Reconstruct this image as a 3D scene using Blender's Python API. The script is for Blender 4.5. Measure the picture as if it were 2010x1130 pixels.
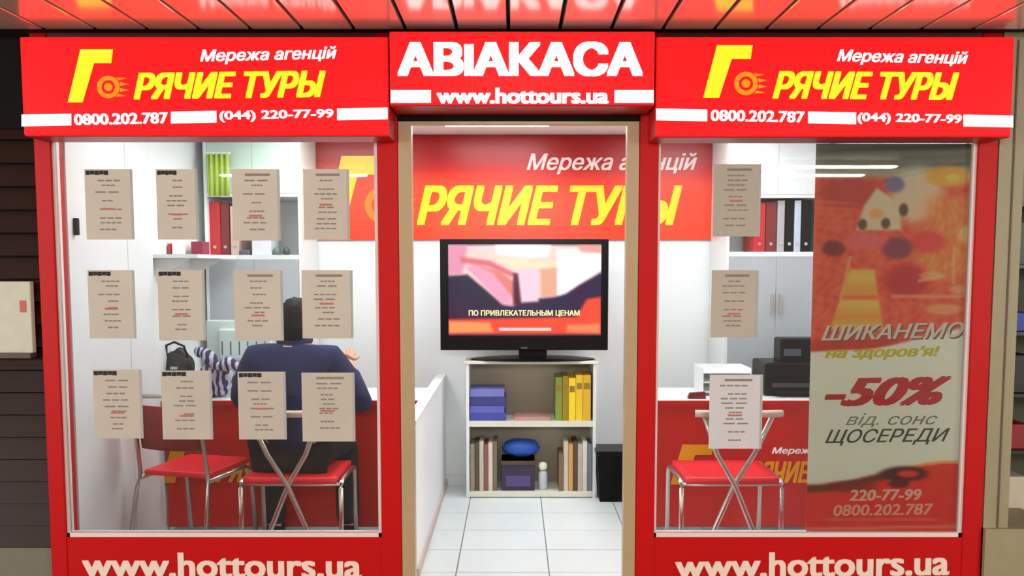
import bpy, bmesh, math, random, mathutils
from mathutils import Vector, Matrix
random.seed(7)
for o in list(bpy.data.objects): bpy.data.objects.remove(o)
S = bpy.context.scene
COL = S.collection
R = math.radians
# ---------------------------------------------------------------- camera, world, exposure
F = 1674.0; PCX = 1010.0; PCY = 649.0; PITCH = R(4.4); EYE = 1.5
cd = bpy.data.cameras.new('camera'); cam = bpy.data.objects.new('camera', cd); COL.objects.link(cam)
cam.location = (0, 0, EYE); cam.rotation_euler = (R(90) - PITCH, 0, 0)
cd.sensor_width = 36; cd.lens = F / 2010 * 36; cd.clip_start = .05
cd.shift_x = -(PCX - 1005) / 2010; cd.shift_y = (PCY - 565) / 2010
S.camera = cam
w = bpy.data.worlds.new('world'); S.world = w; w.use_nodes = True
w.node_tree.nodes['Background'].inputs[0].default_value = (.50, .42, .36, 1)
w.node_tree.nodes['Background'].inputs[1].default_value = .8
S.view_settings.view_transform = 'Standard'; S.view_settings.look = 'None'
S.view_settings.exposure = 0; S.view_settings.gamma = 1; S.view_settings.use_curve_mapping = False
INNER_LAMP = 21.0      # emission of the kiosk's ceiling panels
HALL_LAMP = 45.0       # emission of the hall's strip lamps
SIGN_RED = 1.0; SIGN_WHITE = 1.25

def area(name, loc, tgt, sx, sy, power, col):
    l = bpy.data.lights.new(name, 'AREA'); l.shape = 'RECTANGLE'; l.size = sx; l.size_y = sy; l.energy = power; l.color = col
    o = bpy.data.objects.new(name, l); COL.objects.link(o); o.location = loc
    o.rotation_euler = (Vector(tgt)-Vector(loc)).to_track_quat('-Z', 'Y').to_euler(); return o
# unseen fill lights added behind the viewer to brighten the kiosk front
area('side_fill_light', (-6.3, -1.2, 1.9), (-.6, 3.6, 1.3), 1.6, 1.2, 200, (1, .97, .92))
area('side_fill_light', (6.3, -1.2, 1.9), (.6, 3.6, 1.3), 1.6, 1.2, 140, (1, .97, .92))
area('middle_fill_light', (.05, -1.2, 2.3), (0, 3.6, 1.2), .6, .6, 65, (1, .97, .92))  # added frontal fill, stands for no fixture of the hall

def at(px, py, Y):
    """world point on the plane y=Y that the photograph shows at pixel px,py"""
    x = (px - PCX) / F; y = (py - PCY) / F
    d = Vector((x, math.cos(PITCH) - y * math.sin(PITCH), -math.sin(PITCH) - y * math.cos(PITCH)))
    return Vector((0, 0, EYE)) + d * (Y / d.y)
def rect(x0, y0, x1, y1, Y):
    ym = (y0 + y1) / 2; xm = (x0 + x1) / 2
    return at(x0, ym, Y).x, at(x1, ym, Y).x, at(xm, y1, Y).z, at(xm, y0, Y).z

# ---------------------------------------------------------------- materials
def lin(c):
    return tuple((v / 255 / 12.92) if v / 255 <= .04045 else ((v / 255 + .055) / 1.055) ** 2.4 for v in c)
MC = {}
def mat(name, rgb, rough=.5, metal=0, spec=.5, noise=0, scale=20, bump=0, coat=0, emit=0, stretch=None):
    if name in MC: return MC[name]
    m = bpy.data.materials.new(name); m.use_nodes = True
    nt = m.node_tree; b = nt.nodes['Principled BSDF']; c = lin(rgb) + (1,)
    b.inputs['Base Color'].default_value = c; b.inputs['Roughness'].default_value = rough
    b.inputs['Metallic'].default_value = metal; b.inputs['Specular IOR Level'].default_value = spec
    b.inputs['Coat Weight'].default_value = coat
    if emit:
        b.inputs['Emission Color'].default_value = c; b.inputs['Emission Strength'].default_value = emit
        b.inputs['Base Color'].default_value = (c[0]*.3, c[1]*.3, c[2]*.3, 1)
    if noise or bump:
        tc = nt.nodes.new('ShaderNodeTexCoord'); mp = nt.nodes.new('ShaderNodeMapping')
        if stretch: mp.inputs['Scale'].default_value = stretch
        n = nt.nodes.new('ShaderNodeTexNoise'); n.inputs['Scale'].default_value = scale; n.inputs['Detail'].default_value = 4
        nt.links.new(tc.outputs['Object'], mp.inputs['Vector']); nt.links.new(mp.outputs[0], n.inputs['Vector'])
        if noise:
            mx = nt.nodes.new('ShaderNodeMix'); mx.data_type = 'RGBA'
            mx.inputs['A'].default_value = tuple(v * (1 - noise) for v in c[:3]) + (1,)
            mx.inputs['B'].default_value = tuple(min(1, v * (1 + noise)) for v in c[:3]) + (1,)
            nt.links.new(n.outputs['Fac'], mx.inputs['Factor']); nt.links.new(mx.outputs['Result'], b.inputs['Base Color'])
            if emit: nt.links.new(mx.outputs['Result'], b.inputs['Emission Color'])
        if bump:
            bp = nt.nodes.new('ShaderNodeBump'); bp.inputs['Strength'].default_value = bump; bp.inputs['Distance'].default_value = .004
            nt.links.new(n.outputs['Fac'], bp.inputs['Height']); nt.links.new(bp.outputs[0], b.inputs['Normal'])
    MC[name] = m; return m
def paintmat(name, emit=0, rough=.35):
    m = bpy.data.materials.new(name); m.use_nodes = True; nt = m.node_tree; b = nt.nodes['Principled BSDF']
    a = nt.nodes.new('ShaderNodeVertexColor'); a.layer_name = 'print'
    b.inputs['Roughness'].default_value = rough
    if emit:
        b.inputs['Base Color'].default_value = (.01, .01, .01, 1)
        nt.links.new(a.outputs[0], b.inputs['Emission Color']); b.inputs['Emission Strength'].default_value = emit
    else: nt.links.new(a.outputs[0], b.inputs['Base Color'])
    return m
def glassmat():
    m = bpy.data.materials.new('window_glass'); m.use_nodes = True; nt = m.node_tree; nt.nodes.clear()
    o = nt.nodes.new('ShaderNodeOutputMaterial'); mx = nt.nodes.new('ShaderNodeMixShader')
    t = nt.nodes.new('ShaderNodeBsdfTransparent'); g = nt.nodes.new('ShaderNodeBsdfGlossy'); f = nt.nodes.new('ShaderNodeFresnel')
    t.inputs[0].default_value = (.97, .985, .98, 1); g.inputs['Roughness'].default_value = .02; f.inputs[0].default_value = 1.5
    nt.links.new(f.outputs[0], mx.inputs[0]); nt.links.new(t.outputs[0], mx.inputs[1]); nt.links.new(g.outputs[0], mx.inputs[2])
    nt.links.new(mx.outputs[0], o.inputs[0]); return m

WHITE = mat('white_paint', (236, 240, 240), .5, noise=.02, bump=.05)
WHITEL = mat('white_laminate', (232, 236, 236), .3, noise=.03, scale=6)
GREYL = mat('grey_laminate', (176, 182, 186), .35, noise=.04, scale=6)
PALEGREEN = mat('pale_green_panel', (200, 222, 208), .25, noise=.04, scale=5)
LIME = mat('lime_panel', (190, 220, 90), .35, noise=.1, scale=8)
TILE = mat('white_tile', (222, 232, 232), .22, noise=.04, scale=3)
GROUT = mat('tile_grout', (120, 128, 126), .9)
REDP = mat('red_painted_metal', (196, 3, 5), .5, spec=.25, noise=.06, scale=3, bump=.03)
REDD = mat('red_counter_front', (186, 10, 12), .35, noise=.08, scale=4)
REDC = mat('red_chair_vinyl', (226, 26, 40), .4, noise=.08, scale=12)
BEIGE = mat('beige_door_profile', (184, 158, 120), .4, noise=.06, scale=8)
DARKH = mat('dark_header', (16, 16, 12), .7, spec=.1, noise=.2)
CHROME = mat('brushed_chrome', (205, 200, 192), .28, 1, noise=.03)
WOODL = mat('light_wood', (222, 200, 184), .45, noise=.08, scale=14, stretch=(1, 8, 8))
BLACK = mat('black_plastic', (8, 8, 10), .35, spec=.2, noise=.1)
BLACKM = mat('black_matt', (10, 9, 12), .7, spec=.2, noise=.2, bump=.1)
SLAT = mat('ceiling_slat_metal', (240, 222, 212), .17, .5, noise=.04, scale=2, bump=.05)
CEILD = mat('ceiling_void', (30, 24, 18), .9)
BROWN = mat('brown_louvre', (40, 14, 6), .5, spec=.25, noise=.3, scale=6, stretch=(1, 1, 10))
HFLOOR = mat('hall_floor_stone', (120, 116, 98), .4, noise=.12, scale=5)
OLIVE = mat('olive_column_paint', (158, 148, 116), .5, noise=.08)
SIGNR = mat('sign_red_acrylic', (240, 20, 24), .3, spec=.15, emit=SIGN_RED, noise=.04, scale=3)
SIGNSIDE = mat('sign_side_red', (190, 12, 14), .4)
SIGNW = mat('sign_white_acrylic', (255, 250, 250), .3, spec=.15, emit=SIGN_WHITE)
SIGNY = mat('sign_yellow_acrylic', (255, 222, 40), .3, spec=.15, emit=1.1)
SIGNO = mat('sign_orange_acrylic', (245, 140, 30), .3, spec=.15, emit=1.0)
PRY = mat('yellow_print', (255, 214, 30), .35, noise=.04)
PRO = mat('orange_print', (240, 130, 30), .35)
PRW = mat('white_print', (244, 236, 232), .4)
PRDY = mat('dull_yellow_print', (230, 150, 10), .35)
def translucent(m, k):
    nt = m.node_tree; b = nt.nodes['Principled BSDF']; o = nt.nodes['Material Output']
    t = nt.nodes.new('ShaderNodeBsdfTranslucent'); mx = nt.nodes.new('ShaderNodeMixShader'); mx.inputs[0].default_value = k
    src = b.inputs['Base Color']
    if src.is_linked: nt.links.new(src.links[0].from_socket, t.inputs[0])
    else: t.inputs[0].default_value = src.default_value
    nt.links.new(b.outputs[0], mx.inputs[1]); nt.links.new(t.outputs[0], mx.inputs[2]); nt.links.new(mx.outputs[0], o.inputs[0]); return m
PAPER = translucent(mat('printed_paper', (232, 224, 212), .7, noise=.05, scale=9), .4)
INK = mat('black_ink', (40, 38, 34), .8)
INKG = mat('grey_ink', (140, 130, 120), .8)
INKR = mat('red_ink', (200, 110, 100), .8)
LAMP = mat('lamp_panel', (250, 252, 255), .5, emit=INNER_LAMP)
HLAMP = mat('hall_lamp', (255, 240, 220), .5, emit=HALL_LAMP)
GLASS = glassmat()
SKIN = mat('skin', (208, 160, 132), .5, noise=.05)
NAVY = mat('navy_cloth', (24, 34, 80), .85, noise=.25, scale=30, bump=.4)
JEANS = mat('dark_trousers', (22, 22, 32), .9, noise=.25, scale=30, bump=.3)
HAIR = mat('black_hair', (8, 6, 6), .6, spec=.2, noise=.4, scale=60, bump=.6, stretch=(1, 1, .2))

# ---------------------------------------------------------------- mesh helpers
class MB:
    def __init__(s): s.b = bmesh.new()
    def box(s, x0, x1, y0, y1, z0, z1, bev=0):
        if x1 < x0: x0, x1 = x1, x0
        if y1 < y0: y0, y1 = y1, y0
        if z1 < z0: z0, z1 = z1, z0
        r = bmesh.ops.create_cube(s.b, size=1)
        for v in r['verts']:
            v.co = Vector(((x0+x1)/2 + v.co.x*(x1-x0), (y0+y1)/2 + v.co.y*(y1-y0), (z0+z1)/2 + v.co.z*(z1-z0)))
        if bev:
            es = list({e for v in r['verts'] for e in v.link_edges})
            bmesh.ops.bevel(s.b, geom=es, offset=bev, segments=2, affect='EDGES', profile=.5)
        return s
    def tube(s, pts, r, n=10, closed=False):
        pts = [Vector(p) for p in pts]; rings = []
        rr = r if isinstance(r, (list, tuple)) else [r] * len(pts)
        for i, p in enumerate(pts):
            a = pts[max(i-1, 0)]; c = pts[min(i+1, len(pts)-1)]
            if closed: a = pts[i-1]; c = pts[(i+1) % len(pts)]
            t = (c - a).normalized(); u = t.cross(Vector((0, 0, 1)))
            if u.length < .05: u = t.cross(Vector((0, 1, 0)))
            u.normalize(); v = t.cross(u)
            rings.append([s.b.verts.new(p + rr[i]*(u*math.cos(2*math.pi*k/n) + v*math.sin(2*math.pi*k/n))) for k in range(n)])
        m = len(rings)
        for i in range(m if closed else m - 1):
            A, B = rings[i], rings[(i+1) % m]
            for k in range(n): s.b.faces.new((A[k], A[(k+1) % n], B[(k+1) % n], B[k]))
        if not closed:
            s.b.faces.new(rings[0][::-1]); s.b.faces.new(rings[-1])
        return s
    def lathe(s, prof, c=(0, 0, 0), n=24, sx=1, sy=1):
        rings = []
        for r, z in prof:
            rings.append([s.b.verts.new((c[0]+sx*r*math.cos(2*math.pi*k/n), c[1]+sy*r*math.sin(2*math.pi*k/n), c[2]+z)) for k in range(n)])
        for i in range(len(rings)-1):
            A, B = rings[i], rings[i+1]
            for k in range(n): s.b.faces.new((A[k], A[(k+1) % n], B[(k+1) % n], B[k]))
        s.b.faces.new(rings[0][::-1]); s.b.faces.new(rings[-1]); return s
    def prism(s, pts, y0, y1):
        """polygon in x,z given thickness along y"""
        A = [s.b.verts.new((x, y0, z)) for x, z in pts]; B = [s.b.verts.new((x, y1, z)) for x, z in pts]; n = len(pts)
        s.b.faces.new(A); s.b.faces.new(B[::-1])
        for k in range(n): s.b.faces.new((A[k], B[k], B[(k+1) % n], A[(k+1) % n]))
        return s
    def blob(s, c, r, jit=0, sub=3, seed=0):
        q = bmesh.ops.create_icosphere(s.b, subdivisions=sub, radius=1); rnd = random.Random(seed)
        ph = [rnd.uniform(0, 6) for _ in range(6)]
        for v in q['verts']:
            d = v.co.copy(); k = 1 + jit*(math.sin(5*d.x+ph[0])*math.sin(6*d.y+ph[1]) + .6*math.sin(9*d.z+7*d.x+ph[2]) + .4*math.sin(13*d.y+ph[3]-8*d.z))
            v.co = Vector((c[0]+d.x*r[0]*k, c[1]+d.y*r[1]*k, c[2]+d.z*r[2]*k))
        return s
    def build(s, name, m, parent=None, smooth=False, kind=None):
        bmesh.ops.recalc_face_normals(s.b, faces=s.b.faces)
        me = bpy.data.meshes.new(name); s.b.to_mesh(me); s.b.free(); me.materials.append(m)
        if smooth:
            for p in me.polygons: p.use_smooth = True
        return link(name, me, parent, kind)
def link(name, me, parent=None, kind=None):
    o = bpy.data.objects.new(name, me); COL.objects.link(o)
    if parent:
        o.parent = parent
        o.matrix_parent_inverse = parent_inv(parent)
    if kind: o['kind'] = kind
    return o
def world_of(o):
    m = o.matrix_basis.copy()
    if o.parent: m = world_of(o.parent) @ o.matrix_parent_inverse @ m
    return m
def parent_inv(p): return world_of(p).inverted()
def smooth_by_angle(o, a=40):
    me = o.data
    for p in me.polygons: p.use_smooth = True
    bm = bmesh.new(); bm.from_mesh(me)
    for e in bm.edges:
        if len(e.link_faces) == 2 and e.calc_face_angle(0) > R(a): e.smooth = False
    bm.to_mesh(me); bm.free(); return o
def tag(o, label, cat, group=None):
    o['label'] = label; o['category'] = cat
    if group: o['group'] = group
    return o
def thing(name, label, cat, loc, group=None, rz=0):
    o = bpy.data.objects.new(name, None); COL.objects.link(o); o.empty_display_size = .1
    o.location = loc; o.rotation_euler = (0, 0, rz); return tag(o, label, cat, group)
def struct(name, loc=(0, 0, 0)):
    o = bpy.data.objects.new(name, None); COL.objects.link(o); o.location = loc; o['kind'] = 'structure'; return o
def box(name, m, x0, x1, y0, y1, z0, z1, parent=None, bev=0, kind=None):
    return MB().box(x0, x1, y0, y1, z0, z1, bev).build(name, m, parent, kind=kind)
def part(o, label): o['label'] = label; return o

LF = {}
def letter_faces(body, shear, bold):
    """union of the letter outlines (and of shifted copies for weight), triangulated without overlaps"""
    key = (body, shear, bold)
    if key in LF: return LF[key]
    c = bpy.data.curves.new('lettering', 'FONT'); c.body = body; c.size = 1; c.resolution_u = 3; c.fill_mode = 'NONE'
    o = bpy.data.objects.new('lettering', c); COL.objects.link(o)
    me = bpy.data.meshes.new_from_object(o); bpy.data.objects.remove(o)
    P = [(v.co.x + shear*v.co.y, v.co.y) for v in me.vertices]; nxt = {}
    for e in me.edges: nxt.setdefault(e.vertices[0], []).append(e.vertices[1]); nxt.setdefault(e.vertices[1], []).append(e.vertices[0])
    E0 = []; seen = set()
    for i in range(len(P)):
        if i in seen or i not in nxt: continue
        cur, prev = i, None; loop = []
        while cur not in seen:
            seen.add(cur); loop.append(cur)
            ns = [n for n in nxt[cur] if n != prev]; n_ = (min(ns, key=lambda k: (abs(k-cur-1), k)) if prev is None else ns[0]) if ns else i
            prev, cur = cur, n_
        E0 += [(loop[k], loop[(k+1) % len(loop)]) for k in range(len(loop))]
    sh = [(-bold, -bold*.5), (bold, -bold*.5), (-bold, bold*.5), (bold, bold*.5), (0, 0)] if bold else [(0, 0)]
    n = len(P); V = [Vector((x+dx+k*3.1e-5, y+dy+k*1.7e-5)) for k, (dx, dy) in enumerate(sh) for x, y in P]; E = [(a+k*n, b+k*n) for k in range(len(sh)) for a, b in E0]
    r = mathutils.geometry.delaunay_2d_cdt(V, E, [], 0, 1e-6)
    segs = [(V[a].x, V[a].y, V[b].x, V[b].y) for a, b in E if abs(V[a].y-V[b].y) > 1e-12]
    import numpy as np
    S_ = np.array(segs); out = []
    for f in r[2]:
        cx = sum(r[0][i].x for i in f)/3; cy = sum(r[0][i].y for i in f)/3
        up = (S_[:, 1] <= cy) & (S_[:, 3] > cy); dn = (S_[:, 3] <= cy) & (S_[:, 1] > cy)
        xi = S_[:, 0] + (cy-S_[:, 1])*(S_[:, 2]-S_[:, 0])/(S_[:, 3]-S_[:, 1]); rt = xi > cx
        # winding is summed per copy of the outline so that any copy covering the point counts
        if int((up & rt).sum()) - int((dn & rt).sum()) != 0: out.append(f)
    LF[key] = ([(v.x, v.y) for v in r[0]], out); return LF[key]
def text(name, body, cx, cy, wpx, hpx, Y, m, parent, shear=0, bold=.03, th=.004, roll=0, label=None, vec=None):
    """lettering centred at pixel cx,cy of plane Y, stretched to wpx x hpx pixels"""
    vs, fs = letter_faces(body, shear, bold)
    me = bpy.data.meshes.new('lettering'); bm = bmesh.new()
    bv = [bm.verts.new((x, y, .5)) for x, y in vs]
    for f in fs: bm.faces.new([bv[i] for i in f])
    bmesh.ops.delete(bm, geom=[v for v in bm.verts if not v.link_faces], context='VERTS')
    rim = [e for e in bm.edges if len(e.link_faces) == 1]; low = {}
    for e in rim:
        for v in e.verts:
            if v not in low: low[v] = bm.verts.new((v.co.x, v.co.y, -.5))
    for e in rim:
        p, q = e.verts; bm.faces.new((p, q, low[q], low[p]))
    bmesh.ops.recalc_face_normals(bm, faces=bm.faces)
    bm.to_mesh(me); bm.free()
    xs = [v.co.x for v in me.vertices]; ys = [v.co.y for v in me.vertices]
    mx, my = (min(xs)+max(xs))/2, (min(ys)+max(ys))/2
    C = at(cx, cy, Y); W = (at(cx+wpx/2, cy, Y)-at(cx-wpx/2, cy, Y)).x; H = at(cx, cy-hpx/2, Y).z - at(cx, cy+hpx/2, Y).z
    sx, sy = W/(max(xs)-min(xs)), H/(max(ys)-min(ys)); cr, sr = math.cos(roll), math.sin(roll)
    for v in me.vertices:
        x, z = (v.co.x-mx)*sx, (v.co.y-my)*sy
        v.co = Vector((C.x + x*cr - z*sr, Y - (v.co.z+.5)*th, C.z + x*sr + z*cr))
    me.materials.clear(); me.materials.append(m)
    o = link(name, me, parent)
    if label: o['label'] = label
    return o
def poly(name, pts, Y, m, parent, th=.004):
    """flat cut-out shape given by pixels of plane Y"""
    q = [(at(x, y, Y).x, at(x, y, Y).z) for x, y in pts]
    return MB().prism(q, Y-th, Y).build(name, m, parent)
def swirl(name, cx, cy, r, Y, m, parent, rays=True):
    """sun shaped o of the logo: ring with flame rays to the right"""
    mb = MB()
    n = 24
    for (ro, ri) in ((r, r*.62), (r*.36, 0)):
        for k in range(n):
            a, b = 2*math.pi*k/n, 2*math.pi*(k+1)/n
            if ri > 0:
                P = [(cx+ro*math.cos(a), cy+ro*math.sin(a)), (cx+ro*math.cos(b), cy+ro*math.sin(b)), (cx+ri*math.cos(b), cy+ri*math.sin(b)), (cx+ri*math.cos(a), cy+ri*math.sin(a))]
            else: P = [(cx, cy), (cx+ro*math.cos(a), cy+ro*math.sin(a)), (cx+ro*math.cos(b), cy+ro*math.sin(b))]
            mb.prism([(at(x, y, Y).x, at(x, y, Y).z) for x, y in P], Y-.004, Y)
    if rays:
        for a in (-42, -14, 14, 42):
            a1, a2, am = R(a-9), R(a+9), R(a*.7)
            P = [(cx+r*1.1*math.cos(a1), cy+r*1.1*math.sin(a1)), (cx+r*1.85*math.cos(am), cy+r*1.6*math.sin(am)), (cx+r*1.1*math.cos(a2), cy+r*1.1*math.sin(a2))]
            mb.prism([(at(x, y, Y).x, at(x, y, Y).z) for x, y in P], Y-.004, Y)
    return mb.build(name, m, parent)
def paint(name, x0, y0, x1, y1, Y, nx, ny, fn, m, parent, th=.002, gain=1):
    """printed panel: flat sheet whose print colours are stored per vertex; fn takes photo-frame pixels"""
    X0, X1, Z0, Z1 = rect(x0, y0, x1, y1, Y); vs, fs, cs = [], [], []
    for j in range(ny+1):
        for i in range(nx+1):
            u, v = i/nx, j/ny; vs.append((X0+(X1-X0)*u, Y, Z1+(Z0-Z1)*v)); cs.append(tuple(min(.92, q*gain) for q in lin(fn(x0+(x1-x0)*u, y0+(y1-y0)*v))) + (1,))
    for j in range(ny):
        for i in range(nx):
            a = j*(nx+1)+i; fs.append((a, a+nx+1, a+nx+2, a+1))
    n = len(vs); vs += [(X0, Y+th, Z1), (X1, Y+th, Z1), (X1, Y+th, Z0), (X0, Y+th, Z0)]; cs += [(.4, .4, .4, 1)]*4
    fs.append((n, n+1, n+2, n+3))
    fs += [(0, nx, n+1, n), (n-1-nx, n+3, n+2, n-1), (0, n, n+3, n-1-nx), (nx, n-1, n+2, n+1)]
    me = bpy.data.meshes.new(name); me.from_pydata(vs, [], fs)
    ca = me.color_attributes.new('print', 'FLOAT_COLOR', 'POINT')
    ca.data.foreach_set('color', [q for c in cs for q in c]); me.materials.append(m)
    return link(name, me, parent)
def sm(a, b, x):
    t = max(0, min(1, (x-a)/(b-a))); return t*t*(3-2*t)
def mixc(a, b, t): return tuple(a[i]+(b[i]-a[i])*t for i in range(3))
def inpoly(x, y, P):
    """soft inside test, about 3 px wide edge"""
    ins = False; d = 1e9; n = len(P)
    for i in range(n):
        (x1, y1), (x2, y2) = P[i], P[(i+1) % n]
        if (y1 > y) != (y2 > y) and x < (x2-x1)*(y-y1)/(y2-y1)+x1: ins = not ins
        L = (x2-x1)**2+(y2-y1)**2; t = max(0, min(1, ((x-x1)*(x2-x1)+(y-y1)*(y2-y1))/L)) if L else 0
        d = min(d, math.hypot(x-x1-t*(x2-x1), y-y1-t*(y2-y1)))
    return sm(-4, 4, d if ins else -d)
def ell(x, y, cx, cy, rx, ry): return 1-sm(.6, 1.15, math.hypot((x-cx)/rx, (y-cy)/ry))

# ================================================================ STRUCTURE
YF = 3.60; YB = 5.75; ZC = 2.1
XL = at(108, 665, YF).x - .03; XR = at(1912, 665, YF).x + .03
PROOM_C = at(1008, 252, 5.2).z + .012
# hall ceiling of glossy metal strips
CZ = at(1005, 57, 3.44).z
ce = struct('ceiling', (0, 1, CZ))
box('backing', CEILD, -4.3, 4.3, -2.5, YB+.1, CZ+.03, CZ+.06, ce)
pitch = (at(1200, 57, 3.44).x - at(592, 57, 3.44).x) / 6; xo = at(998, 57, 3.44).x
pm = None
for i in range(-19, 20):
    if pm is None:
        b = MB(); W = pitch - .014
        b.prism([(0, .02), (0, .003), (.003, 0), (W-.003, 0), (W, .003), (W, .02)], -2.4, 3.44)
        me = b.build('panel', SLAT, None); pm = me.data; bpy.data.objects.remove(me)
    o = link('panel', pm, ce); o.matrix_parent_inverse = Matrix.Identity(4)
    o.location = (xo + i*pitch + .007, -1, 0)
# strip lamps of the hall (they light the front and mirror in its glass)
for (hx, hy, hl) in ((2.75, -.62, 'right of the middle, above the viewer'), (2.75, -1.35, 'right, farther behind the viewer'), (-2.2, -1.35, 'left, behind the viewer')):
    t = thing('strip_lamp', 'long white strip lamp under the hall ceiling ' + hl, 'lamp', (hx, hy, CZ), 'hall strip lamps')
    box('housing', WHITEL, hx-.75, hx+.75, hy-.09, hy+.09, CZ-.03, CZ, t)
    box('tube', HLAMP, hx-.72, hx+.72, hy-.06, hy+.06, CZ-.04, CZ-.03, t)
# hall floor and neighbouring fronts
box('floor', HFLOOR, -4.3, 4.3, -2.5, YF-.02, -.03, 0, kind='structure')
XLO = at(82, 665, YF).x; XRO = at(1944, 665, YF).x
# left: brown louvre shutter in a dark surround
sh = struct('wall_left', (-3, YF+.1, 0))
box('header', DARKH, -3.6, XLO, YF+.02, YF+.14, at(30, 250, YF).z, CZ+.05, sh)
box('backing', CEILD, -3.6, XLO, YF+.08, YF+.14, 0, at(30, 250, YF).z, sh)
z = at(30, 1078, YF).z
box('plinth', HFLOOR, -3.6, XLO, YF+.02, YF+.14, 0, z, sh)
sl = None
while z < at(30, 255, YF).z:
    if sl is None:
        b = MB(); b.prism([(-3.6, 0), (XLO, 0), (XLO, .088), (-3.6, .088)], 0, .02)
        for v in b.b.verts: v.co.y += (.03 if v.co.z > .05 else 0)
        q = b.build('slat', BROWN); sl = q.data; bpy.data.objects.remove(q)
    o = link('slat', sl, sh); o.location = (0, YF+.02, z+.003); z += .097
X0, X1, Z0, Z1 = rect(-40, 552, 64, 692, YF)
nt = thing('notice_holder', 'off-white notice in a shallow holder on the brown louvre wall at far left', 'notice', (X0, YF, Z0))
box('sheet', mat('notice_paper', (206, 204, 186), .6, noise=.08), X0, X1, YF-.01, YF+.02, Z0, Z1, nt, .004)
box('ledge', mat('notice_ledge', (80, 60, 50), .5), X0, X1, YF-.03, YF+.02, Z0-.02, Z0, nt)
box('mark', INKR, X1-.045, X1-.02, YF-.013, YF-.01, Z1-.13, Z1-.08, nt)
# right: olive column and the goods rack of the next stall
col = struct('trim_1')
box('column', OLIVE, XRO+.004, at(1990, 665, YF).x+.01, YF, YF+.3, 0, CZ+.05, col)
box('column_groove', mat('groove', (96, 88, 66), .6), at(1972, 665, YF).x, at(1975, 665, YF).x, YF-.004, YF+.01, .3, CZ, col)
box('column_base', OLIVE, XRO+.004, at(2080, 1100, YF).x, YF-.02, YF+.3, 0, at(1990, 1035, YF).z, col)
box('header', mat('olive_header', (92, 82, 62), .6, noise=.1), XRO+.004, 3.6, YF+.02, YF+.35, at(1990, 185, YF).z, CZ+.05, col)
rk = thing('goods_rack', 'dark metal goods rack of the next stall beside the olive column at far right', 'rack', (2.5, YF+.5, 0))
rx0 = at(1990, 665, YF).x+.02
box('back_panel', mat('rack_back', (84, 84, 66), .7, noise=.1), rx0-.1, 3.2, YF+.75, YF+.78, 0, 2.2, rk)
shelves_z = [at(2000, y, YF+.4).z for y in (1030, 880, 770, 650, 520, 400)]
for zz in shelves_z: box('shelf', mat('rack_metal', (60, 62, 56), .4, .6), rx0-.1, 3.2, YF+.35, YF+.75, zz-.015, zz, rk)
for k, (c, hh, lab, ct) in enumerate((((214, 204, 180), .24, 'cream carton on the lowest shelf of the far right rack', 'carton'), ((150, 30, 34), .12, 'dark red box on the second lowest shelf of the far right rack', 'box'),
        ((30, 32, 30), .18, 'black box on the third shelf of the far right rack', 'box'), ((50, 70, 170), .09, 'blue packet on the fourth shelf of the far right rack', 'packet'),
        ((70, 90, 70), .2, 'dull green box on the fifth shelf of the far right rack', 'box'), ((120, 120, 96), .22, 'grey-green box on the top shelf of the far right rack', 'box'))):
    zz = shelves_z[k]; o = MB().box(rx0-.06, rx0+.3, YF+.38, YF+.65, zz, zz+hh, .006).build('carton' if k == 0 else 'goods_box', mat('goods%d' % k, c, .5, noise=.1))
    tag(o, lab, ct)

# kiosk shell
fl = struct('floor', (0, 4.6, 0))
box('grout_bed', GROUT, XL-.03, XR+.03, YF-.02, YB+.05, -.03, -.004, fl)
tx0 = at(1062, 985, 5.35).x; tw = .455; tl = .335; tm = None
rows = []; y = YB
while y > YF-.02:
    rows.append((max(y-tl, YF-.02), y)); y -= tl
i0 = int((XL-tx0)//tw)
for (ya, yb) in rows:
    for i in range(i0, i0+11):
        xa, xb = max(tx0+i*tw, XL-.02), min(tx0+(i+1)*tw, XR+.02)
        if xb-xa < .03: continue
        dz = random.uniform(-.0005, .0005)
        box('tile', TILE, xa+.003, xb-.003, ya+.003, yb-.003, -.006, dz, fl)
box('wall_back', WHITE, XL-.018, XR+.018, YB, YB+.06, 0, ZC+.3, kind='structure')
box('wall_left', WHITE, XL-.02, XL, YF+.09, YB, 0, ZC+.3, kind='structure')
box('wall_right', WHITE, XR, XR+.02, YF+.09, YB, 0, ZC+.3, kind='structure')
ZK = at(1005, 236, YF+.9).z
ZI = at(1008, 246, 5.25).z + .02
box('ceiling', WHITE, XL-.018, XR+.018, YF+.06, YB, ZI, ZI+.05, kind='structure')
# white baseboards
box('baseboard_back', WHITEL, XL, XR, YB-.012, YB, 0, .07, kind='structure')
# low white partition that ends the left desk area
X = at(872, 963, 5.6).x
pw = struct('trim_2')
box('partition', WHITE, X-.05, X, 4.0, YB-.012, 0, .745, pw)
box('partition_cap', WHITEL, X-.055, X+.004, 3.995, YB-.012, .745, .765, pw)
box('partition_skirting', mat('skirting_grey', (196, 182, 172), .5), X, X+.012, 4.0, YB-.012, 0, .045, pw)

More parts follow.
